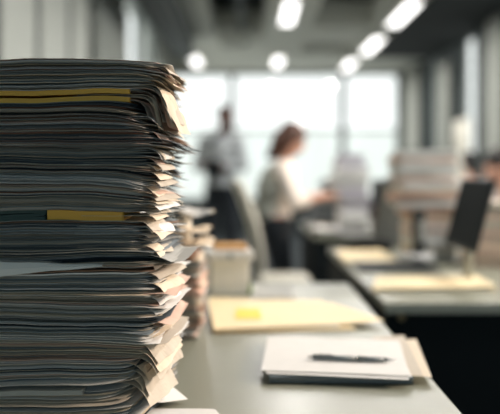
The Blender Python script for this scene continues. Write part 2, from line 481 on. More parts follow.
z_cur = .7505
Zf = np.full(60, z_cur)
Z_TOP = zs(61)
U0, U1 = zs(101), zs(91)                    # upper yellow folder
L0, L1 = zs(221), zs(211)                   # lower yellow folder
WH = zs(275)                                # white sheets
WL = zs(391)
def near(a, b): return abs(a - b) < 1e-9
done = set()
k = 0
LAB = {
 'top': ('thin paper bundle in the tall stack, above the upper yellow folder', 'papers above the upper yellow folder'),
 'mid': ('thin paper bundle in the tall stack, between its two yellow folders', 'papers between the two yellow folders'),
 'low': ('thin paper bundle in the tall stack, between lower yellow folder and protruding white sheet', 'papers just below the lower yellow folder'),
 'bot': ('thin paper bundle in the tall stack, below the protruding white sheet', 'papers in the lower half of the tall stack'),
}
while z_cur < Z_TOP:
    tone = None; name = 'paper_bundle'; special = None
    t = float(rng.choice([.0013, .0018, .0024, .0032, .0048], p=[.2, .28, .27, .17, .08]))
    for key, zz, tt in (('U', U0, U1 - U0), ('L', L0, L1 - L0), ('W', WH, .0105), ('WL', WL, .0075)):
        if key not in done and z_cur + t > zz:
            t = tt; special = key; done.add(key); break
    z_next = z_cur + t
    amp = rng.choice([.08, .2, .42], p=[.6, .3, .1])
    inc = t * np.clip(1 + amp * smooth_noise(), .25, 2.2)
    if special: inc = np.full(60, t)
    Zn = Zf + inc
    Zn = Zn - .10 * (Zn - z_next)
    Zn = np.maximum(Zn, Zf + t * .2)
    zc = (z_cur + z_next) / 2
    xr = float(xr_of(zc)) + rng.normal(0, .003)
    yf = SY + rng.normal(0, .0045) + .004 * math.sin(zc * 60) + .003 * math.sin(zc * 23 + 1)
    skew = float(np.interp(172 + (CAM_Z - zc) * S, sk_y, sk_v)) + rng.normal(0, .004)
    if special is None:
        hi = rng.random() < .24 and t < .004
        if hi: yf -= .006
        p = list(weights)
        m = PAPER[int(rng.choice(10, p=np.array(p) / sum(p)))]
        py = 172 + (CAM_Z - zc) * S
        if 80 < py < 92: m = PAPER[int(rng.choice([0, 0, 3, 1]))]
        if hi: m = PAPER[int(rng.choice([0, 1, 3]))]
        o = make_doc(name, z_cur, z_next, Zf, Zn, max(1, round(t / .0011)), m, xr, yf, skew, float(rng.choice([.001, .002, .0045])))
        band = 'top' if zc > U1 else 'mid' if zc > L1 else 'low' if zc > WH else 'bot'
        props(o, LAB[band][0], 'papers', LAB[band][1])
    elif special == 'U':
        o = make_doc('file_folder', z_cur, z_next, Zf, Zn, 2, M['mustard'], xs_(131), yf - .006, 0, .0004, jag=0, full=True)
        props(o, 'mustard yellow folder near the top of the tall paper stack', 'folder')
    elif special == 'L':
        o = make_doc('file_folder', z_cur, z_next, Zf, Zn, 3, M['green_card'], xs_(45), yf - .001, 0, .0004, xl=-.45, jag=0, full=True)
        props(o, 'dark green folder end left of the short yellow folder in the tall stack', 'folder')
        o = make_doc('file_folder', z_cur, z_next, Zf, Zn, 2, M['mustard'], xs_(124), yf - .006, 0, .0004, xl=xs_(46), jag=0, full=True)
        props(o, 'short yellow folder end in the middle of the tall paper stack', 'folder')
    elif special == 'W':
        o = make_doc('paper_wad', z_cur, z_next, Zf, Zn, 2, P_WHITE, xs_(150), yf, 0, .0008, jag=.5)
        props(o, 'plain grey sheet bundle behind the protruding white sheet of the stack', 'papers')
    else:
        o = make_doc('paper_bundle', z_cur, z_next, Zf, Zn, 1, P_GREY, xs_(86), yf - .004, 0, .0008, jag=0, full=True)
        props(o, 'thick pale grey booklet near the bottom of the tall stack', 'booklet')
    Zf = Zn; z_cur = z_next; k += 1
print('stack docs', k)
Z_END = Zf

# protruding white sheet: a wedge shaped corner hanging out of the front face
def curl_sheet(name, m, x0, x1, y0, y1, z, bx, by, alpha, rad, tmax, label, group=None, th=.0004, shear=0., nx=26, ny=18, wave=.0, ph=0., cat='sheet'):
    """sheet on plane z, bent downwards beyond the line through (bx,by) whose normal points along alpha; tmax>0 down, <0 up"""
    X0 = np.linspace(x0, x1, nx)[None, :] + np.zeros((ny, 1)); Y0 = np.linspace(y0, y1, ny)[:, None] + np.zeros((1, nx))
    X0 = X0 + shear * (Y0 - y0) * np.clip((X0 - x0) / (x1 - x0) * 1.5, 0, 1)
    dx, dy = math.cos(alpha), math.sin(alpha)
    s = (X0 - bx) * dx + (Y0 - by) * dy
    sp = np.clip(s, 0, None)
    sg = 1 if tmax > 0 else -1; tm = abs(tmax)
    th_ = np.minimum(sp / rad, tm)
    extra = np.clip(sp - rad * tm, 0, None)
    fwd = rad * np.sin(th_) + extra * math.cos(tm)
    dn = rad * (1 - np.cos(th_)) + extra * math.sin(tm)
    X = X0 + (fwd - sp) * dx; Yg = Y0 + (fwd - sp) * dy
    per = X0 * -dy + Y0 * dx
    cr = np.random.default_rng(int(ph * 10) + 3); gate = np.clip(sp / .02, 0, 1); cz = 0
    for q_ in range(5):
        fa, fb, fc = cr.uniform(-90, 90), cr.uniform(-90, 90), cr.uniform(0, 6)
        cz = cz + np.abs(np.sin(X0 * fa + Y0 * fb + fc)) - .5
    Zt = z - sg * dn
    X = X + (wave * np.sin(per * 60 + ph) * np.clip(sp / .03, 0, 1) + cz * wave * .8 * gate) * sg
    if wave: Yg = Yg - cz * wave * .5 * gate
    verts, faces = [], []
    Zt = Zt + wave * .5 * np.sin(X0 * 50 + ph) * np.clip(1 - sp / .02, 0, 1) * np.clip((X0 - x0) / (x1 - x0), 0, 1)
    solid_sheet(verts, faces, X, Yg, Zt, th)
    o = sheets_obj(name, verts, faces, m, ((x0 + x1) / 2, (y0 + y1) / 2, z))
    me = o.data
    return props(o, label, cat, group)

# curled page corners on the right end of the stack
def flap(pyz, ext, bend_px, alpha, rad, tmax, m, ph, label, group, yoff=0.0, dep=.20, back=.0):
    z = zs(pyz)
    bx = xs_(bend_px)
    curl_sheet('curled_page', m, bx - .10, bx + ext, SY + yoff, SY + yoff + dep, z, bx, SY + yoff, alpha, rad, tmax, label, group, wave=.0016, ph=ph, shear=-math.tan(alpha) + random.gauss(0, .07))
G1 = ('cream page curling down off the right end near the top of the tall stack', 'curled pages near the top')
G2 = ('cream page curling off the right end, midway up the tall stack', 'curled pages midway up the stack')
G3 = ('pale page drooping from the right end at the foot of the tall stack', 'curled pages at the foot of the stack')
tones2 = [P_IVORY, P_WHITE, P_NEWS, P_IVORY, P_ROSE, P_NEWS, P_WHITE]
tones = [P_IVORY, P_NEWS, P_IVORY, P_ROSE, P_NEWS, P_BROWN]
for i in range(11):
    f = i / 10
    flap(84 + 16 * f + random.uniform(-1, 1), 0.092 - .040 * f + random.uniform(-.014, .006), 147 - 14 * f + random.uniform(-2, 2),
         -R(12 + random.uniform(-3, 3)), .018 + .010 * random.random(), R(80 + random.uniform(-14, 8)), tones[i % 6], i * 1.3, G1[0], G1[1], .002 + .001 * i * random.random(), .055 + .09 * f)
for i in range(8):
    f = i / 7
    flap(64 + 16 * f, .030 - .006 * f + random.uniform(-.006, .006), 154 + random.uniform(-4, 3), -R(2 + random.uniform(-3, 5)), .03, R(35 + random.uniform(-10, 20)),
         tones[(i + 1) % 6], i * 2.1, 'tan page end bending down at the very top right of the tall stack', 'curled pages at the very top', .003 * random.random())
for i in range(34):
    f = i / 33
    flap((112 + 140 * f if i % 5 else 265 + 70 * f) + random.uniform(-3, 3), random.uniform(.014, .032), 148 - 6 * f + random.uniform(-4, 4), -R(10 + random.uniform(-7, 7)), .010 + .014 * random.random(),
         R(58 + random.uniform(-20, 28)), tones2[i % 7], i * 1.7, G2[0], G2[1], .001 + .004 * random.random(), random.uniform(.06, .12))
for i in range(7):
    f = i / 6
    flap(342 + 42 * f + random.uniform(-2, 2), .050 + .008 * f + random.uniform(-.012, .008), 134 - 9 * f + random.uniform(-3, 3), -R(9 + random.uniform(-5, 5)), .022 + .014 * random.random(),
         R(68 + random.uniform(-12, 12)), [P_NEWS, P_IVORY][i % 2], i * 1.1, G3[0], G3[1], .002, .13)

# white protruding sheet at the left of the front face (hangs slightly forward)
bm = bmesh.new()
n = 30; rows = []
for i in range(n + 1):
    p = -20 + 125 * i / n; x = xs_(p)
    zt_ = zs(np.interp(p, [-20, 0, 50, 105], [259, 260, 262, 263]) + .5 * math.sin(p * .11)); zb_ = zs(np.interp(p, [-20, 0, 8, 55, 70, 105], [276, 275.5, 274, 268.5, 268, 264.5]))
    pts = [(SY + .03, zt_ + .001), (SY - .016, zt_), (SY - .021, (zt_ + zb_) / 2), (SY - .022, min(zb_, zt_ - .0005))]
    rows.append([bm.verts.new((x, y, z)) for y, z in pts] + [bm.verts.new((x, y + .0005, z - .0004)) for y, z in pts[::-1]])
for i in range(n):
    for j in range(8):
        bm.faces.new((rows[i][j], rows[i + 1][j], rows[i + 1][(j + 1) % 8], rows[i][(j + 1) % 8]))
bm.faces.new(rows[0][::-1]); bm.faces.new(rows[-1])
props(obj('loose_sheet', bm, P_WHITE), 'white sheet sticking out of the left front of the tall stack', 'sheet')

# loose sheets at the foot of the stack
curl_sheet('loose_sheet', P_WHITE, xs_(120), -.016, 1.02, 1.17, .7512, -.02, 1.0, R(20), .2, .1,
           'white sheet lying on the desk beside the foot of the tall stack')
def tri(name, pts, z0, th, m, label):
    bm = bmesh.new()
    a = [bm.verts.new((x, y, z)) for x, y, z in pts]; b = [bm.verts.new((x, y, z - th)) for x, y, z in pts]
    bm.faces.new(a); bm.faces.new(b[::-1])
    for i in range(len(a)): bm.faces.new((a[i], b[i], b[(i + 1) % len(a)], a[(i + 1) % len(a)]))
    return props(obj(name, bm, m), label, 'sheet')
q = at(188, 399, .757); q2 = at(162, 404, .762); q3 = at(160, 380, .775)
tri('loose_sheet', [(-.20, 1.10, .79), (q2[0], q2[1], .765), (q[0], q[1], .757), (q3[0], q3[1], .782), (-.20, 1.20, .79)], 0, .0005, P_WHITE,
    'white page corner poking out sideways just above the desk by the stack foot')

# generic blurred stacks further back
def far_stack(x0, x1, y0, y1, z0, z1, n, tones, label, group, jit=.008, lean=lambda f: 0, rot=.04, shape=None):
    zc = z0
    ts = rng.uniform(.6, 1.4, n); ts = ts / ts.sum() * (z1 - z0)
    for i in range(n):
        t = ts[i]; f = i / n
        a = rng.normal(0, rot)
        xx0, xx1 = (x0, x1) if shape is None else shape(f, x0, x1)
        cx, cy = (xx0 + xx1) / 2 + rng.normal(0, jit) + lean(f), (y0 + y1) / 2 + rng.normal(0, jit)
        w, d = (xx1 - xx0) / 2, (y1 - y0) / 2
        verts, faces = [], []
        ns = 3
        for j in range(ns):
            gx = np.linspace(-w, w, 9)[None, :] + np.zeros((5, 1)) + rng.normal(0, .004)
            gy = np.linspace(-d, d, 5)[:, None] + np.zeros((1, 9)) + rng.normal(0, .003)
            X = cx + gx * math.cos(a) - gy * math.sin(a); Y = cy + gx * math.sin(a) + gy * math.cos(a)
            Z = zc + t * (j + .9) / ns + .12 * t * np.sin(gx * 20 + i)
            solid_sheet(verts, faces, X, Y, Z, t / ns * .9)
        o = sheets_obj('paper_bundle', verts, faces, tones[int(rng.integers(len(tones)))], (cx, cy, zc))
        props(o, label, 'papers', group)
        zc += t
WT = [P_WHITE, P_IVORY, P_NEWS, P_ROSE, P_WHITE, P_GREY]
far_stack(-.40, -.125, 1.66, 1.87, .7505, .945, 34, [P_ROSE, P_IVORY, P_NEWS, P_BROWN, P_GREY], 'thin paper bundle in the low stack just behind the tall one', 'papers in the low stack behind', .004)
def shp(f, a, b):
    return (a + .055, b + .008) if f < .5 else (a - .005 + .01 * math.sin(f * 20), b)
far_stack(.672, .925, 3.12, 3.34, .7505, 1.25, 26, [P_ROSE, P_IVORY, P_WHITE, P_ROSE, P_WHITE], 'thick paper bundle in the tall stack on the second desk, beside the monitor', 'papers in the stack by the monitor', .006, shape=shp)
far_stack(.56, .78, 4.45, 4.70, .7505, 1.265, 22, [P_WHITE, P_LILAC, P_WHITE], 'pale paper bundle in the tall stack on the far desk, right of the woman', 'papers in the pale far stack', .01,
          shape=lambda f, a, b: (a + .02, b - .02) if f < .55 else (a - .03 + .12 * (f - .55), b + .0 - .12 * (f - .55)))
far_stack(.945, 1.22, 2.92, 3.14, .7505, 1.02, 16, [P_ROSE, P_IVORY, P_ROSE, P_NEWS], 'thick paper bundle in the shorter stack behind the monitor at the picture edge', 'papers in the shorter stack behind the monitor', .006)
far_stack(.42, .72, 5.0, 5.3, .7505, 1.1, 12, [P_GREY, P_SLATE, P_SLATE, P_CHAR], 'grey document bundle in the dark pile beyond the woman\'s hands', 'grey bundles in the dark pile', .012,
          shape=lambda f, a, b: (a + .14 * f, b))

# crumpled sheets on the low stack
def crumpled(cx, cy, cz, w, d, h, seed, label, m=P_WHITE, tilt=0, group=None):
    r = np.random.default_rng(seed)
    nx, ny = 16, 12
    X = cx + np.linspace(-w, w, nx)[None, :] + np.zeros((ny, 1)); Y = cy + np.linspace(-d, d, ny)[:, None] + np.zeros((1, nx))
    a = r.uniform(8, 40, (6, 2)); ph = r.uniform(0, 6, 6)
    Z = cz + 0 * X
    for i in range(6): Z = Z + h / 4 * np.abs(np.sin(a[i, 0] * (X - cx) * (1 if i % 2 else -1) + a[i, 1] * (Y - cy) + ph[i]))
    Z = Z + tilt * (X - cx)
    Xj = X + r.normal(0, .002, X.shape); Yj = Y + r.normal(0, .002, X.shape)
    v, f = [], []
    solid_sheet(v, f, Xj, Yj, Z, .0006)
    return props(sheets_obj('crumpled_sheet', v, f, m, (cx, cy, cz)), label, 'sheet', group)
crumpled(-.22, 1.72, .955, .13, .09, .022, 1, 'rumpled cream sheet lying flat on top of the low stack', P_IVORY)
crumpled(-.21, 1.74, .982, .11, .09, .025, 2, 'rumpled sheet in the middle of the loose heap on the low stack', P_IVORY)
crumpled(-.185, 1.76, 1.022, .09, .08, .035, 3, 'topmost rumpled white sheet overhanging the low stack', P_WHITE, -.10)
bm = bmesh.new(); cyl(bm, (-.17, 1.78, .975), (-.17, 1.78, 1.03), .022, .02)

# the upright roll supporting the heap
props(obj('paper_roll', bm, M['cream'], None, True), 'short cream paper roll standing under the overhanging white sheet', 'paper roll')

# ------------------------------------------------------------------ papers and pen on the front desk
def flat_sheet(name, pts, z, th, m, label, cat='sheet', group=None, curl=0.0, parent=None, n=14, wav=.0006, seed=0):
    """pts: back-left, front-left, front-right, back-right (x,y)"""
    bl, fl, fr, br = [np.array(p) for p in pts]
    s = np.linspace(0, 1, n)[None, :, None]; t = np.linspace(0, 1, n)[:, None, None]
    P = (fl * (1 - s) + fr * s) * (1 - t) + (bl * (1 - s) + br * s) * t
    X, Y = P[..., 0], P[..., 1]
    ss = s[..., 0] + 0 * X; tt = t[..., 0] + 0 * X
    Z = z + wav * (1 + np.sin(ss * 5 + seed) * np.cos(tt * 4 + seed * 2)) + curl * (np.clip(ss - .7, 0, 1) / .3) ** 2 * (1 - tt)
    v, f = [], []
    solid_sheet(v, f, X, Y, Z, th)
    o = sheets_obj(name, v, f, m, (float(X.mean()), float(Y.mean()), z), None)
    if parent: o.parent = parent; o.matrix_parent_inverse = Matrix.Translation(parent.location).inverted()
    else: props(o, label, cat, group)
    return o
zt = .768
low = [at(274, 344, .752), at(269, 383, .752), at(413, 384, .752), at(398, 346, .752)]
zc = .7508
mats = [P_CHAR, P_SLATE, P_BLUE, P_CHAR, P_GREY, P_SLATE, P_BLUE]
for i in range(7):
    th = .0018; j = [(p[0] + random.uniform(-.003, .003), p[1] + random.uniform(-.002, .004)) for p in low]
    flat_sheet('document', j, zc + th, th * .85, mats[i], 'dark grey document in the low pile under the white sheets and pen', 'document', 'dark documents under the pen', seed=i, wav=.0001)
    zc += th + .0001
flat_sheet('large_envelope', [at(382, 345, .756), at(395, 381, .753), at(432, 384, .752), at(416, 343, .756)], zc + .0008, .0006, P_IVORY,
           'cream envelope sticking out on the right of the pile with the pen', 'envelope', wav=.0002)
flat_sheet('loose_sheet', [at(372, 341, .757), at(380, 377, .757), at(423, 380, .757), at(404, 339, .757)], zc + .0016, .0005, P_NEWS,
           'tan sheet between the cream envelope and the white sheets', wav=.0002)
lbl = ['white sheet at the bottom of the white sheets under the pen', 'white sheet in the middle of the white sheets under the pen', 'topmost white sheet carrying the pen']
zc += .0022
for i, (a, b, c_, d) in enumerate([((271, 338), (266, 373), (409, 379), (401, 344)), ((275, 336), (270, 371), (412, 377), (396, 341)), ((268, 337), (261, 371), (410, 376), (399, 341))]):
    flat_sheet('loose_sheet', [at(a[0], a[1], zt), at(b[0], b[1], zt), at(c_[0], c_[1], zt), at(d[0], d[1], zt)], zc + .0003, .0003, P_WHITE, lbl[i], seed=i, wav=.0004)
    zc += .0012
zp = zc + .0054
p0 = at(311, 357, zp); p1 = at(396, 360, zp)
a = Vector((p0[0], p0[1], zp)); b = Vector((p1[0], p1[1], zp)); dv = (b - a)
r = root('ballpoint_pen', a, math.atan2(dv.y, dv.x), 'dark grey ballpoint pen lying on the white sheets', 'pen')
L = dv.length
bm = bmesh.new(); cyl(bm, (.004, 0, 0), (L * .52, 0, 0), .0050, .0055); barrel = obj('barrel', bm, M['pen'], r, True)
bm = bmesh.new(); cyl(bm, (L * .53, 0, 0), (L * .86, 0, 0), .0055, .0048); cyl(bm, (L * .86, 0, 0), (L * .95, 0, 0), .0046, .0016); obj('grip', bm, M['pen'], r, True)
bm = bmesh.new(); cyl(bm, (L * .515, 0, 0), (L * .54, 0, 0), .0058, .0058); obj('ring', bm, M['pen_m'], r, True)
bm = bmesh.new(); cyl(bm, (L * .95, 0, 0), (L, 0, 0), .0013, .0005, 10); obj('tip', bm, M['pen_m'], r, True)
bm = bmesh.new(); cyl(bm, (-.006, 0, 0), (.004, 0, 0), .0022, .003, 12); obj('push_button', bm, M['pen_m'], r, True)
bm = bmesh.new(); box(bm, .004, .045, -.0014, .0014, .0054, .0070, .0004); obj('clip', bm, M['pen_m'], barrel)

# manila folder on the front desk
r = root('manila_folder', (at(290, 320, .76)[0], at(290, 320, .76)[1], .7505), 0, 'open cream manila folder lying on the front desk beyond the pen', 'folder')
fp = [at(209, 297, .755), at(214, 333, .753), at(356, 330, .753), at(322, 300, .755)]
flat_sheet('back_cover', fp, .7535, .0015, M['manila'], '', parent=r, seed=1)
fp3 = [at(228, 299, .757), at(226, 329, .757), at(340, 327, .757), at(312, 302, .757)]
flat_sheet('inner_papers', fp3, .7575, .003, P_WHITE, '', parent=r, seed=3)
fp2 = [at(207, 298, .762), at(214, 330, .76), at(384, 323, .76), at(332, 303, .762)]
flat_sheet('front_cover', fp2, .7605, .0012, M['manila'], '', parent=r, seed=2, curl=.006, wav=.0012)
sp = [at(236, 308, .765), at(235, 318, .765), at(262, 318, .765), at(259, 308, .765)]
flat_sheet('sticky_note', sp, .7635, .0003, M['sticky'], 'pale yellow sticky note on the manila folder of the front desk', 'sticky note', wav=.0001)

# white paper pad beyond it
zc = .7508
for i in range(4):
    flat_sheet('document', [at(252 + i, 283, .76), at(250 + i, 298, .76), at(296 - i, 297, .76), at(292, 284, .76)], zc + .0022, .002, [P_WHITE, P_GREY][i % 2],
               'white document in the small pile beside the lidded cream box', 'document', 'white documents beside the cream box', wav=.0001)
    zc += .0024

# lidded cream box with amber envelope
bx, by = (228 - 250) / F * 2.32, 2.32
r = root('lidded_box', (bx, by, .7505), .12, 'small cream cardboard box with a lid on the front desk', 'box')
bm = bmesh.new(); box(bm, -.062, .062, -.075, .075, 0, .115, .004); obj('box_body', bm, M['cream'], r)
bm = bmesh.new(); box(bm, -.076, .076, -.088, .088, .113, .143, .006); lid = obj('lid', bm, P_WHITE, r)
bm = bmesh.new(); cyl(bm, (0, -.0885, .128), (0, -.0905, .128), .009); obj('label_holder', bm, M['metal'], lid)
r2 = root('padded_envelope', (bx + .005, by + .01, .8945), .1, 'amber envelope lying on top of the cream box', 'envelope')
bm = bmesh.new(); box(bm, -.055, .055, -.06, .06, 0, .012, .004); obj('envelope_body', bm, M['amber'], r2)
bm = bmesh.new(); box(bm, -.054, .054, -.06, -.01, .0122, .0135, .0005); obj('flap', bm, M['amber'], r2)
r3 = root('marker_pen', (.0, 2.26, .7505), 0, 'tiny green marker standing at the corner of the cream box', 'pen')
bm = bmesh.new(); cyl(bm, (0, 0, 0), (0, 0, .03), .007); obj('barrel', bm, mat('green_plastic', srgb(120, 150, 60), .4), r3)
bm = bmesh.new(); cyl(bm, (0, 0, .03), (0, 0, .045), .0075, .005); obj('cap', bm, mat('dark_green_plastic', srgb(60, 90, 40), .4), r3)

# ------------------------------------------------------------------ second desk items
def folder(pts, label, m=M['manila'], th=.006):
    cx = sum(p[0] for p in pts) / 4; cy = sum(p[1] for p in pts) / 4
    r = root('manila_folder', (cx, cy, .7505), 0, label, 'folder')
    flat_sheet('back_cover', pts, .7525, .0012, m, '', parent=r, seed=4, wav=.0002)
    ins = [(cx + (p[0] - cx) * .94, cy + (p[1] - cy) * .92) for p in pts]
    flat_sheet('inner_papers', ins, .7525 + th * .7, th * .6, P_WHITE, '', parent=r, seed=5, wav=.0002)
    flat_sheet('front_cover', pts, .7535 + th, .0012, m, '', parent=r, seed=6, curl=.004, wav=.0006)
folder([at(376, 278, .757), at(372, 291, .755), at(497, 289, .755), at(476, 277, .757)], 'cream folder along the near edge of the second desk', th=.009)
folder([at(336, 251, .757), at(344, 263, .755), at(397, 262, .755), at(380, 250, .757)], 'cream folder at the left far corner of the second desk', th=.008)

# laptop base / keyboard
r = root('keyboard', (.60, 2.86, .7505), .03, 'dark flat keyboard behind the cream folder on the second desk', 'keyboard')
bm = bmesh.new(); box(bm, -.16, .16, -.09, .09, 0, .014, .004); kbb = obj('keyboard_body', bm, M['dark'], r)
kb = None
for row in range(5):
    for c_ in range(14):
        x = -.146 + c_ * .0208 + .004 * (row % 2); y = -.07 + row * .03
        if kb is None:
            bm = bmesh.new(); box(bm, 0, .017, 0, .024, 0, .006, .0015, seg=1); kb = obj('key', bm, M['keys'], kbb); kb.location = (x, y, .013)
        else:
            c2 = kb.copy(); C.objects.link(c2); c2.parent = kbb; c2.location = (x, y, .013)

# monitor, screen facing left and tipped back
mc = Vector((.77, 2.55, .7505))
r = root('monitor', mc, R(0), 'dark thin monitor tipped back beside the paper stack on the second desk', 'monitor')
tilt = Matrix.Rotation(R(15), 4, 'Y')
def mon(bm):
    for v in bm.verts: v.co = Matrix.Translation((.0, 0, .12)) @ tilt @ v.co
bm = bmesh.new(); box(bm, -.008, .010, -.17, .17, 0, .262, .006); mon(bm); bz = obj('bezel', bm, M['dark'], r)
bm = bmesh.new(); box(bm, -.0100, -.0078, -.16, .16, .012, .250, .0005); mon(bm); obj('screen', bm, M['screen'], bz)
bm = bmesh.new(); box(bm, .03, .048, -.025, .025, .0, .26, .006, rot=Euler((0, R(4), 0))); obj('stand_neck', bm, M['gplastic'], r)
bm = bmesh.new(); box(bm, -.10, .08, -.10, .10, 0, .012, .005); obj('stand_base', bm, M['gplastic'], r)
bm = bmesh.new(); box(bm, .035, .058, -.02, .02, .19, .26, .003); obj('hinge', bm, M['gplastic'], r)

# crumpled white under monitor and other bits
crumpled(.72, 2.98, .757, .07, .06, .035, 9, 'rumpled white sheet on the second desk left of the monitor foot', P_WHITE)

r = root('binder', (.735, 3.02, .7505), .3, 'dark upright ring binder in front of the stack on the second desk', 'binder')
bm = bmesh.new(); box(bm, -.018, .018, -.03, .03, 0, .235, .003); obj('binder_cover', bm, M['dark'], r)
bm = bmesh.new(); box(bm, -.013, .013, -.033, -.0295, .1, .19, .0005); obj('spine_label', bm, P_GREY, r)
bm = bmesh.new(); cyl(bm, (0, -.034, .05), (0, -.029, .05), .009); obj('finger_ring', bm, M['metal'], r)

r = root('shoulder_bag', (.60, 3.53, .7505), .05, 'flat black bag lying at the back of the second desk', 'bag')
bm = bmesh.new(); ell(bm, (0, 0, .032), (.135, .07, .034)); box(bm, -.12, .12, -.05, .05, 0, .04, .015); obj('bag_body', bm, M['black'], r, True)
bm = bmesh.new()
for i in range(10):
    a0 = math.pi * i / 10; a1 = math.pi * (i + 1) / 10
    cyl(bm, (.09 * math.cos(a0), -.05, .04 + .03 * math.sin(a0)), (.09 * math.cos(a1), -.05, .04 + .03 * math.sin(a1)), .006, seg=8)
obj('strap', bm, M['dark'], r, True)

# far desk : white document, black box and brown box
crumpled(.50, 4.50, .755, .09, .10, .03, 12, 'rumpled white sheet at the near left corner of the far desk', P_WHITE)
crumpled(.49, 4.68, .758, .08, .08, .03, 14, 'rumpled white sheet beside the pale stack on the far desk', P_IVORY)
r = root('storage_box', (.84, 4.47, .7505), 0, 'small brown box beside the pale stack on the far desk', 'box')
bm = bmesh.new(); box(bm, -.05, .05, -.06, .06, 0, .17, .004); obj('box_body', bm, mat('brown_card', srgb(84, 64, 52), .8), r)
bm = bmesh.new(); box(bm, -.053, .053, -.063, .063, .15, .18, .003); obj('lid', bm, mat('brown_card_lid', srgb(70, 54, 46), .8), r)
r = root('desk_speaker', (.845, 4.47, .932), 0, 'black loudspeaker standing on the small brown box', 'speaker')
bm = bmesh.new(); box(bm, -.06, .06, -.05, .05, 0, .17, .02); obj('speaker_case', bm, M['dark'], r)
bm = bmesh.new(); cyl(bm, (0, -.054, .055), (0, -.049, .055), .04); obj('driver_cone', bm, M['keys'], r)
bm = bmesh.new(); cyl(bm, (0, -.054, .125), (0, -.049, .125), .018); obj('tweeter', bm, M['keys'], r)

# ------------------------------------------------------------------ office chairs
def office_chair(x, y, rz, label, fab, shell, seat_z=.52, top=1.1, lean=.12, w=.23, arms=True):
    r = root('office_chair', (x, y, 0), rz, label, 'chair')
    bm = bmesh.new()
    box(bm, -w, w, -w, w, seat_z - .06, seat_z, .03, seg=4); obj('seat', bm, fab, r, True)
    # curved backrest (faces -Y local, back at +Y)
    nx, nz = 12, 14
    v, f = [], []
    X = np.zeros((nz, nx)); Y = X.copy(); Zz = X.copy()
    for j in range(nz):
        t = j / (nz - 1)
        for i in range(nx):
            s = i / (nx - 1) * 2 - 1
            ww = w * (.80 + .2 * math.sin(math.pi * min(1, t * 1.1 + .1)))
            X[j, i] = s * ww; Y[j, i] = w + .02 + lean * t + .03 * math.sin(t * math.pi) * -1 - .05 * s * s; Zz[j, i] = seat_z + .03 + (top - seat_z - .03) * t - .03 * (s ** 4) * t
    bm = bmesh.new()
    g = [[bm.verts.new((X[j, i], Y[j, i], Zz[j, i])) for i in range(nx)] for j in range(nz)]
    for j in range(nz - 1):
        for i in range(nx - 1): bm.faces.new((g[j][i], g[j][i + 1], g[j + 1][i + 1], g[j + 1][i]))
    o = obj('backrest', bm, fab, r, True); s = o.modifiers.new('thick', 'SOLIDIFY'); s.thickness = .035; s.offset = 0
    b = o.modifiers.new('round', 'BEVEL'); b.width = .012; b.segments = 3
    for sx in (-1, 1) if arms else ():
        bm = bmesh.new(); box(bm, sx * (w + .03) - .02, sx * (w + .03) + .02, -.12, .12, seat_z + .17, seat_z + .20, .01)
        cyl(bm, (sx * (w + .03), 0, seat_z + .17), (sx * (w - .01), 0, seat_z - .04), .014); obj('armrest', bm, shell, r, True)
    bm = bmesh.new(); box(bm, -.03, .03, w - .08, w + .03, seat_z - .06, seat_z - .03, .005); box(bm, -.03, .03, w + .01, w + .04, seat_z - .06, seat_z + .2, .008); obj('back_bracket', bm, shell, r)
    bm = bmesh.new(); cyl(bm, (0, 0, .10), (0, 0, seat_z - .06), .028); obj('gas_column', bm, M['metal'], r, True)
    bm = bmesh.new()
    for i in range(5):
        a = i * 2 * math.pi / 5 + .3
        cap(bm, (0, 0, .11), .028, (.29 * math.cos(a), .29 * math.sin(a), .075), .016, 10)
    sb = obj('star_base', bm, shell, r, True)
    for i in range(5):
        a = i * 2 * math.pi / 5 + .3
        bm = bmesh.new(); cx, cy = .29 * math.cos(a), .29 * math.sin(a)
        cyl(bm, (cx - .012 * math.sin(a), cy + .012 * math.cos(a), .029), (cx + .012 * math.sin(a), cy - .012 * math.cos(a), .029), .028); obj('caster', bm, M['dark'], sb, True)
    return r
office_chair(.20, 4.02, R(90), 'light grey plastic office chair turned sideways between the man and woman', M['gplastic'], M['gplastic'], .55, 1.11, .13, .15, False)
office_chair(.88, 3.95, R(170), 'grey upholstered office chair between the second and the far desk', M['gfab'], M['dark'], .48, 1.13, .06, .17)

# ------------------------------------------------------------------ people
def remesh(name, bm, m, parent, vox=.008, sm=4):
    me = bpy.data.meshes.new(name); bm.to_mesh(me); bm.free()
    o = bpy.data.objects.new(name, me); C.objects.link(o)
    md = o.modifiers.new('r', 'REMESH'); md.mode = 'VOXEL'; md.voxel_size = vox
    s = o.modifiers.new('s', 'SMOOTH'); s.iterations = sm; s.factor = .5
    dg = bpy.context.evaluated_depsgraph_get(); dg.update()
    me2 = bpy.data.meshes.new_from_object(o.evaluated_get(dg)); me2.name = name
    o.modifiers.clear(); o.data = me2; bpy.data.meshes.remove(me)
    me2.materials.clear(); me2.materials.append(m)
    me2.polygons.foreach_set('use_smooth', [True] * len(me2.polygons))
    o.parent = parent
    return o

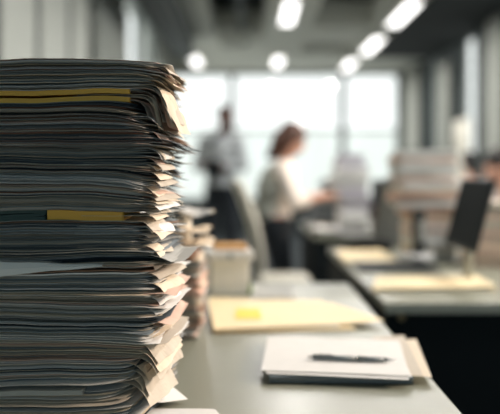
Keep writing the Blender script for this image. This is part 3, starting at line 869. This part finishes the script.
def hand(bm, w, d, up, s=1.0, curl=.5):
    """w wrist, d direction of the fingers, up = back of hand, side thumb side"""
    w = Vector(w); d = Vector(d).normalized(); up = Vector(up); up = (up - d * up.dot(d)).normalized(); side = d.cross(up).normalized() * s
    q = Matrix((side, d, up)).transposed().to_quaternion()
    c = w + d * .045
    cap(bm, w, .022, w + d * .02, .024, 10)
    ell(bm, c, (.038, .048, .014), q, 2)
    for i, (o, L) in enumerate([(-.028, .062), (-.010, .074), (.009, .079), (.027, .070)]):
        b = w + d * .080 + side * o
        v = (d - up * curl * .35 + side * o * 1.5).normalized()
        p1 = b + v * L * .5; v2 = (d * .8 - up * curl).normalized(); p2 = p1 + v2 * L * .5
        cap(bm, b, .0088, p1, .0082, 8); cap(bm, p1, .0082, p2, .0070, 8)
    b = w + d * .03 + side * .030; p1 = b + (side * .8 + d * .6 - up * .2).normalized() * .034; p2 = p1 + (side * .25 + d * .9 - up * .35).normalized() * .03
    cap(bm, b, .012, p1, .0100, 8); cap(bm, p1, .0100, p2, .0085, 8)

def head(bm, c, fwd, upv):
    """head centred at c"""
    c = Vector(c); fwd = Vector(fwd).normalized(); upv = (Vector(upv) - fwd * Vector(upv).dot(fwd)).normalized(); sd = fwd.cross(upv)
    q = Matrix((sd, fwd, upv)).transposed().to_quaternion()
    P = lambda a, b, z: c + sd * a + fwd * b + upv * z
    ell(bm, P(0, -.012, .025), (.074, .092, .088), q)
    ell(bm, P(0, .018, -.035), (.057, .068, .075), q)
    ell(bm, P(0, .055, -.088), (.026, .022, .020), q, 2)       # chin
    cap(bm, P(0, .088, .012), .009, P(0, .104, -.022), .0125, 8)  # nose
    for s in (-1, 1):
        ell(bm, P(s * .076, -.008, -.008), (.009, .020, .032), q, 2)
        ell(bm, P(s * .040, .060, -.018), (.022, .018, .018), q, 2)
        ell(bm, P(s * .030, .078, .022), (.018, .010, .006), q, 2)
    ell(bm, P(0, .082, -.052), (.024, .010, .009), q, 2)
    return P, q

def face_parts(P, q, parent, lip=None):
    for s in (-1, 1):
        bm = bmesh.new(); ell(bm, P(s * .030, .076, .005), (.012, .010, .007), q, 2); ey = obj('eye', bm, M['eye'], parent, True)
        bm = bmesh.new(); ell(bm, P(s * .030, .0845, .005), (.005, .003, .005), q, 2); obj('iris', bm, M['hair_b'], ey, True)
    bm = bmesh.new(); ell(bm, P(0, .090, -.052), (.020, .005, .006), q, 2); obj('mouth', bm, M['lip'], parent, True)

V = Vector
def person_standing_man():
    X0, Y0 = (221 - 250) / F * 7.7, 7.7
    r = root('person', (X0, Y0, 0), R(-20), 'standing person in a light grey shirt and dark trousers near the window', 'person')
    r.scale = (1.07, 1.07, 1.06)
    # local: faces -Y
    hd = V((.05, -.02, 1.665))
    bm = bmesh.new()
    P, q = head(bm, hd, (.5, -.85, -.10), (0, 0, 1))
    cap(bm, (.0, .01, 1.44), .056, (.035, -.005, 1.58), .052)
    ell(bm, (0, .0, 1.28), (.17, .105, .19)); ell(bm, (0, 0, 1.08), (.145, .10, .17)); ell(bm, (0, .01, .94), (.165, .11, .12))
    arms = {}
    for s in (-1, 1):
        sh = V((s * .19, .01, 1.41)); el = V((s * .265, .0, 1.13)); wr = V((-s * .02 + s * .03, -.185, 1.12 + (.03 if s > 0 else 0)))
        cap(bm, (s * .08, .01, 1.43), .055, sh, .058); cap(bm, sh, .053, el, .040); cap(bm, el, .039, wr, .026)
        hand(bm, wr, (-s * 1, -.1, .12), (0, -1, .1), -s, .3)
        arms[s] = (sh, el, wr)
        hip = V((s * .09, .01, .93)); kn = V((s * .11, -.015, .50)); an = V((s * .12, .02, .09))
        cap(bm, hip, .085, kn, .055); cap(bm, kn, .053, an, .036)
        cap(bm, an, .036, (s * .13, -.13, .04), .03); 
    remesh('body', bm, M['skin_d'], r, .009)
    face_parts(P, q, r)
    bm = bmesh.new(); ell(bm, P(0, -.020, .045), (.079, .092, .078), q); ell(bm, P(0, -.045, .0), (.074, .066, .07), q); remesh('hair', bm, M['hair_b'], r, .01, 3)
    bm = bmesh.new()
    ell(bm, (0, .0, 1.28), (.188, .122, .20)); ell(bm, (0, 0, 1.08), (.166, .118, .19)); ell(bm, (0, .01, .96), (.178, .125, .10))
    for s in (-1, 1):
        sh, el, wr = arms[s]
        cap(bm, (s * .07, .01, 1.425), .062, sh, .072); cap(bm, sh, .066, el, .052); cap(bm, el, .051, el.lerp(wr, .8), .036)
    remesh('shirt', bm, M['shirt_g'], r, .012)
    bm = bmesh.new()
    for i in range(12):
        a0, a1 = i * math.pi / 6, (i + 1) * math.pi / 6
        cap(bm, (.005 + .062 * math.cos(a0), .006 + .062 * math.sin(a0), 1.485), .014, (.005 + .062 * math.cos(a1), .006 + .062 * math.sin(a1), 1.485), .014, 8)
    cap(bm, (-.01, -.07, 1.47), .02, (-.06, -.115, 1.36), .022)
    remesh('collar', bm, M['trouser'], r, .01, 2)
    bm = bmesh.new(); ell(bm, (0, .01, .93), (.178, .124, .11))
    for s in (-1, 1): cap(bm, (s * .088, .01, .90), .10, (s * .11, -.012, .50), .073); cap(bm, (s * .11, -.012, .50), .072, (s * .12, .02, .09), .058)
    remesh('trousers', bm, M['trouser'], r, .012)
    for s in (-1, 1):
        bm = bmesh.new(); ell(bm, (s * .13, -.07, .042), (.046, .13, .04)); cap(bm, (s * .12, .02, .05), .043, (s * .12, .02, .10), .045); remesh('shoe', bm, M['shoe'], r, .01, 2)
    t = root('tablet', (X0 - .05, Y0 - .26, 1.08), R(-20), 'small dark tablet held against the chest of the standing person', 'tablet')
    bm = bmesh.new(); box(bm, -.10, .06, -.008, .004, 0, .2, .006, rot=Euler((R(-12), 0, 0))); obj('tablet_case', bm, M['dark'], t)
    bm = bmesh.new(); box(bm, -.09, .05, -.0105, -.008, .012, .188, .001, rot=Euler((R(-12), 0, 0))); obj('screen', bm, M['screen'], t)
person_standing_man()

def person_woman():
    Yw = 4.95
    X0 = (288 - 250) / F * Yw
    # built in local coordinates facing +X
    r = root('person', (X0, Yw, 0), 0, 'woman with auburn hair in a white blouse leaning over papers', 'person')
    fw = V((.80, -.25, -.50)); hd = V((.03, -.02, 1.375))
    bm = bmesh.new()
    P, q = head(bm, hd, fw, (0, 0, 1))
    cap(bm, (-.055, 0, 1.20), .048, (.0, -.01, 1.31), .045)
    ell(bm, (-.06, 0, 1.08), (.10, .155, .17), Euler((0, R(14), 0))); ell(bm, (-.07, 0, .94), (.09, .125, .15)); ell(bm, (-.10, 0, .82), (.115, .155, .11))
    arms = {}
    for s in (-1, 1):
        sh = V((-.05, s * .165, 1.165)); el = V((.04, s * .20, .935)); wr = V((.255, s * .10, .985))
        cap(bm, (-.05, s * .07, 1.18), .045, sh, .05); cap(bm, sh, .045, el, .036); cap(bm, el, .035, wr, .023)
        hand(bm, wr, (1, -s * .25, -.1), (0.1, 0, 1), s, .5)
        arms[s] = (sh, el, wr)
        hip = V((-.09, s * .085, .80)); kn = V((-.04, s * .09, .44)); an = V((-.10, s * .09, .08))
        cap(bm, hip, .09, kn, .052); cap(bm, kn, .05, an, .033); cap(bm, an, .033, (.05, s * .10, .035), .026)
    remesh('body', bm, M['skin'], r, .008)
    face_parts(P, q, r)
    bm = bmesh.new()
    ell(bm, P(0, -.022, .045), (.088, .100, .088), q); ell(bm, P(0, -.065, -.04), (.092, .068, .12), q)
    for s in (-1, 1):
        cap(bm, P(s * .075, .005, .04), .03, P(s * .082, -.005, -.12), .026); cap(bm, P(s * .06, -.06, -.02), .045, P(s * .06, -.075, -.17), .030)
    remesh('hair', bm, M['hair_r'], r, .009, 4)
    bm = bmesh.new()
    ell(bm, (-.06, 0, 1.08), (.118, .170, .175), Euler((0, R(14), 0))); ell(bm, (-.075, 0, .94), (.108, .142, .16)); ell(bm, (-.10, 0, .84), (.125, .16, .09))
    for s in (-1, 1):
        sh, el, wr = arms[s]
        cap(bm, (-.05, s * .06, 1.17), .055, sh, .062); cap(bm, sh, .060, el, .052); cap(bm, el, .050, el.lerp(wr, .35), .044)
    remesh('blouse', bm, M['blouse'], r, .010)
    bm = bmesh.new(); ell(bm, (-.115, 0, 1.03), (.11, .168, .19), Euler((0, R(10), 0))); ell(bm, (-.125, 0, .86), (.118, .160, .14))
    remesh('blouse_back_shade', bm, M['blouse_shade'], r, .012)  # grey shell over her back, shade of the blouse put into colour
    bm = bmesh.new(); ell(bm, (-.10, 0, .79), (.13, .168, .11))
    for s in (-1, 1): cap(bm, (-.09, s * .08, .78), .105, (-.04, s * .09, .44), .075); cap(bm, (-.04, s * .09, .44), .074, (-.10, s * .09, .10), .06)
    remesh('trousers', bm, M['trouser'], r, .012)
    for s in (-1, 1):
        bm = bmesh.new(); ell(bm, (-.03, s * .095, .038), (.12, .042, .036)); cap(bm, (-.10, s * .09, .05), .038, (-.10, s * .09, .09), .038); remesh('shoe', bm, M['shoe'], r, .01, 2)
    # papers in her hands
    c = V((X0 + .40, Yw - .0, 1.0))
    crumpled(c.x + .06, c.y, c.z - .035, .11, .14, .02, 21, 'white sheet held in both hands by the woman', P_WHITE, .25)
person_woman()

def person_seated(x, y, yaw, hair, skin, shirt, label, hz=1.17, chair_label=''):
    r = root('person', (x, y, 0), yaw, label, 'person')    # faces -Y local
    bm = bmesh.new()
    P, q = head(bm, (0, -.07, hz), (0, -1, -.35), (0, 0, 1))
    cap(bm, (0, .01, hz - .21), .05, (0, -.035, hz - .09), .048)
    ell(bm, (0, .03, hz - .36), (.155, .10, .18)); ell(bm, (0, .06, hz - .54), (.135, .10, .16)); ell(bm, (0, .06, .56), (.16, .13, .11))
    arms = {}
    for s in (-1, 1):
        sh = V((s * .175, .02, hz - .245)); el = V((s * .22, -.07, hz - .47)); wr = V((s * .12, -.28, .82))
        cap(bm, (s * .07, .02, hz - .23), .05, sh, .052); cap(bm, sh, .048, el, .038); cap(bm, el, .037, wr, .024)
        hand(bm, wr, (-s * .2, -1, -.12), (0, 0, 1), s, .4); arms[s] = (sh, el, wr)
        hip = V((s * .09, .04, .55)); kn = V((s * .11, -.38, .53)); an = V((s * .11, -.36, .09))
        cap(bm, hip, .085, kn, .058); cap(bm, kn, .055, an, .036); cap(bm, an, .036, (s * .12, -.50, .04), .028)
    remesh('body', bm, skin, r, .009)
    face_parts(P, q, r)
    bm = bmesh.new(); ell(bm, P(0, -.022, .045), (.088, .100, .086), q); ell(bm, P(0, -.055, -.01), (.084, .066, .09), q); ell(bm, P(0, -.062, -.07), (.066, .045, .07), q); remesh('hair', bm, hair, r, .01, 3)
    bm = bmesh.new(); ell(bm, (0, .03, hz - .36), (.170, .118, .19)); ell(bm, (0, .06, hz - .54), (.155, .118, .17))
    for s in (-1, 1):
        sh, el, wr = arms[s]; cap(bm, (s * .06, .02, hz - .235), .056, sh, .062); cap(bm, sh, .060, el, .050); cap(bm, el, .048, el.lerp(wr, .7), .036)
    remesh('shirt', bm, shirt, r, .012)
    bm = bmesh.new(); ell(bm, (0, .06, .56), (.172, .145, .115))
    for s in (-1, 1): cap(bm, (s * .09, .04, .55), .098, (s * .11, -.38, .53), .075); cap(bm, (s * .11, -.38, .53), .074, (s * .11, -.36, .10), .058)
    remesh('trousers', bm, M['trouser'], r, .012)
    for s in (-1, 1):
        bm = bmesh.new(); ell(bm, (s * .12, -.43, .038), (.042, .12, .036)); cap(bm, (s * .11, -.36, .05), .038, (s * .11, -.36, .09), .04); remesh('shoe', bm, M['shoe'], r, .01, 2)
    office_chair(x - .06 * math.sin(yaw), y + .06 * math.cos(yaw), yaw, chair_label, M['gfab'], M['dark'], .44, .88, .06)
person_seated(1.76, 4.75, R(-80), M['hair_b'], M['skin'], M['pinkshirt'], 'dark haired person seated at the far desk by the picture edge', 1.185, 'grey office chair under the seated person nearest the picture edge')
person_seated(2.42, 7.6, R(-178), M['hair_b'], M['skin'], M['pinkshirt'], 'small distant person in a pale shirt seated by the right wall', 1.25, 'grey office chair under the distant seated person by the wall')
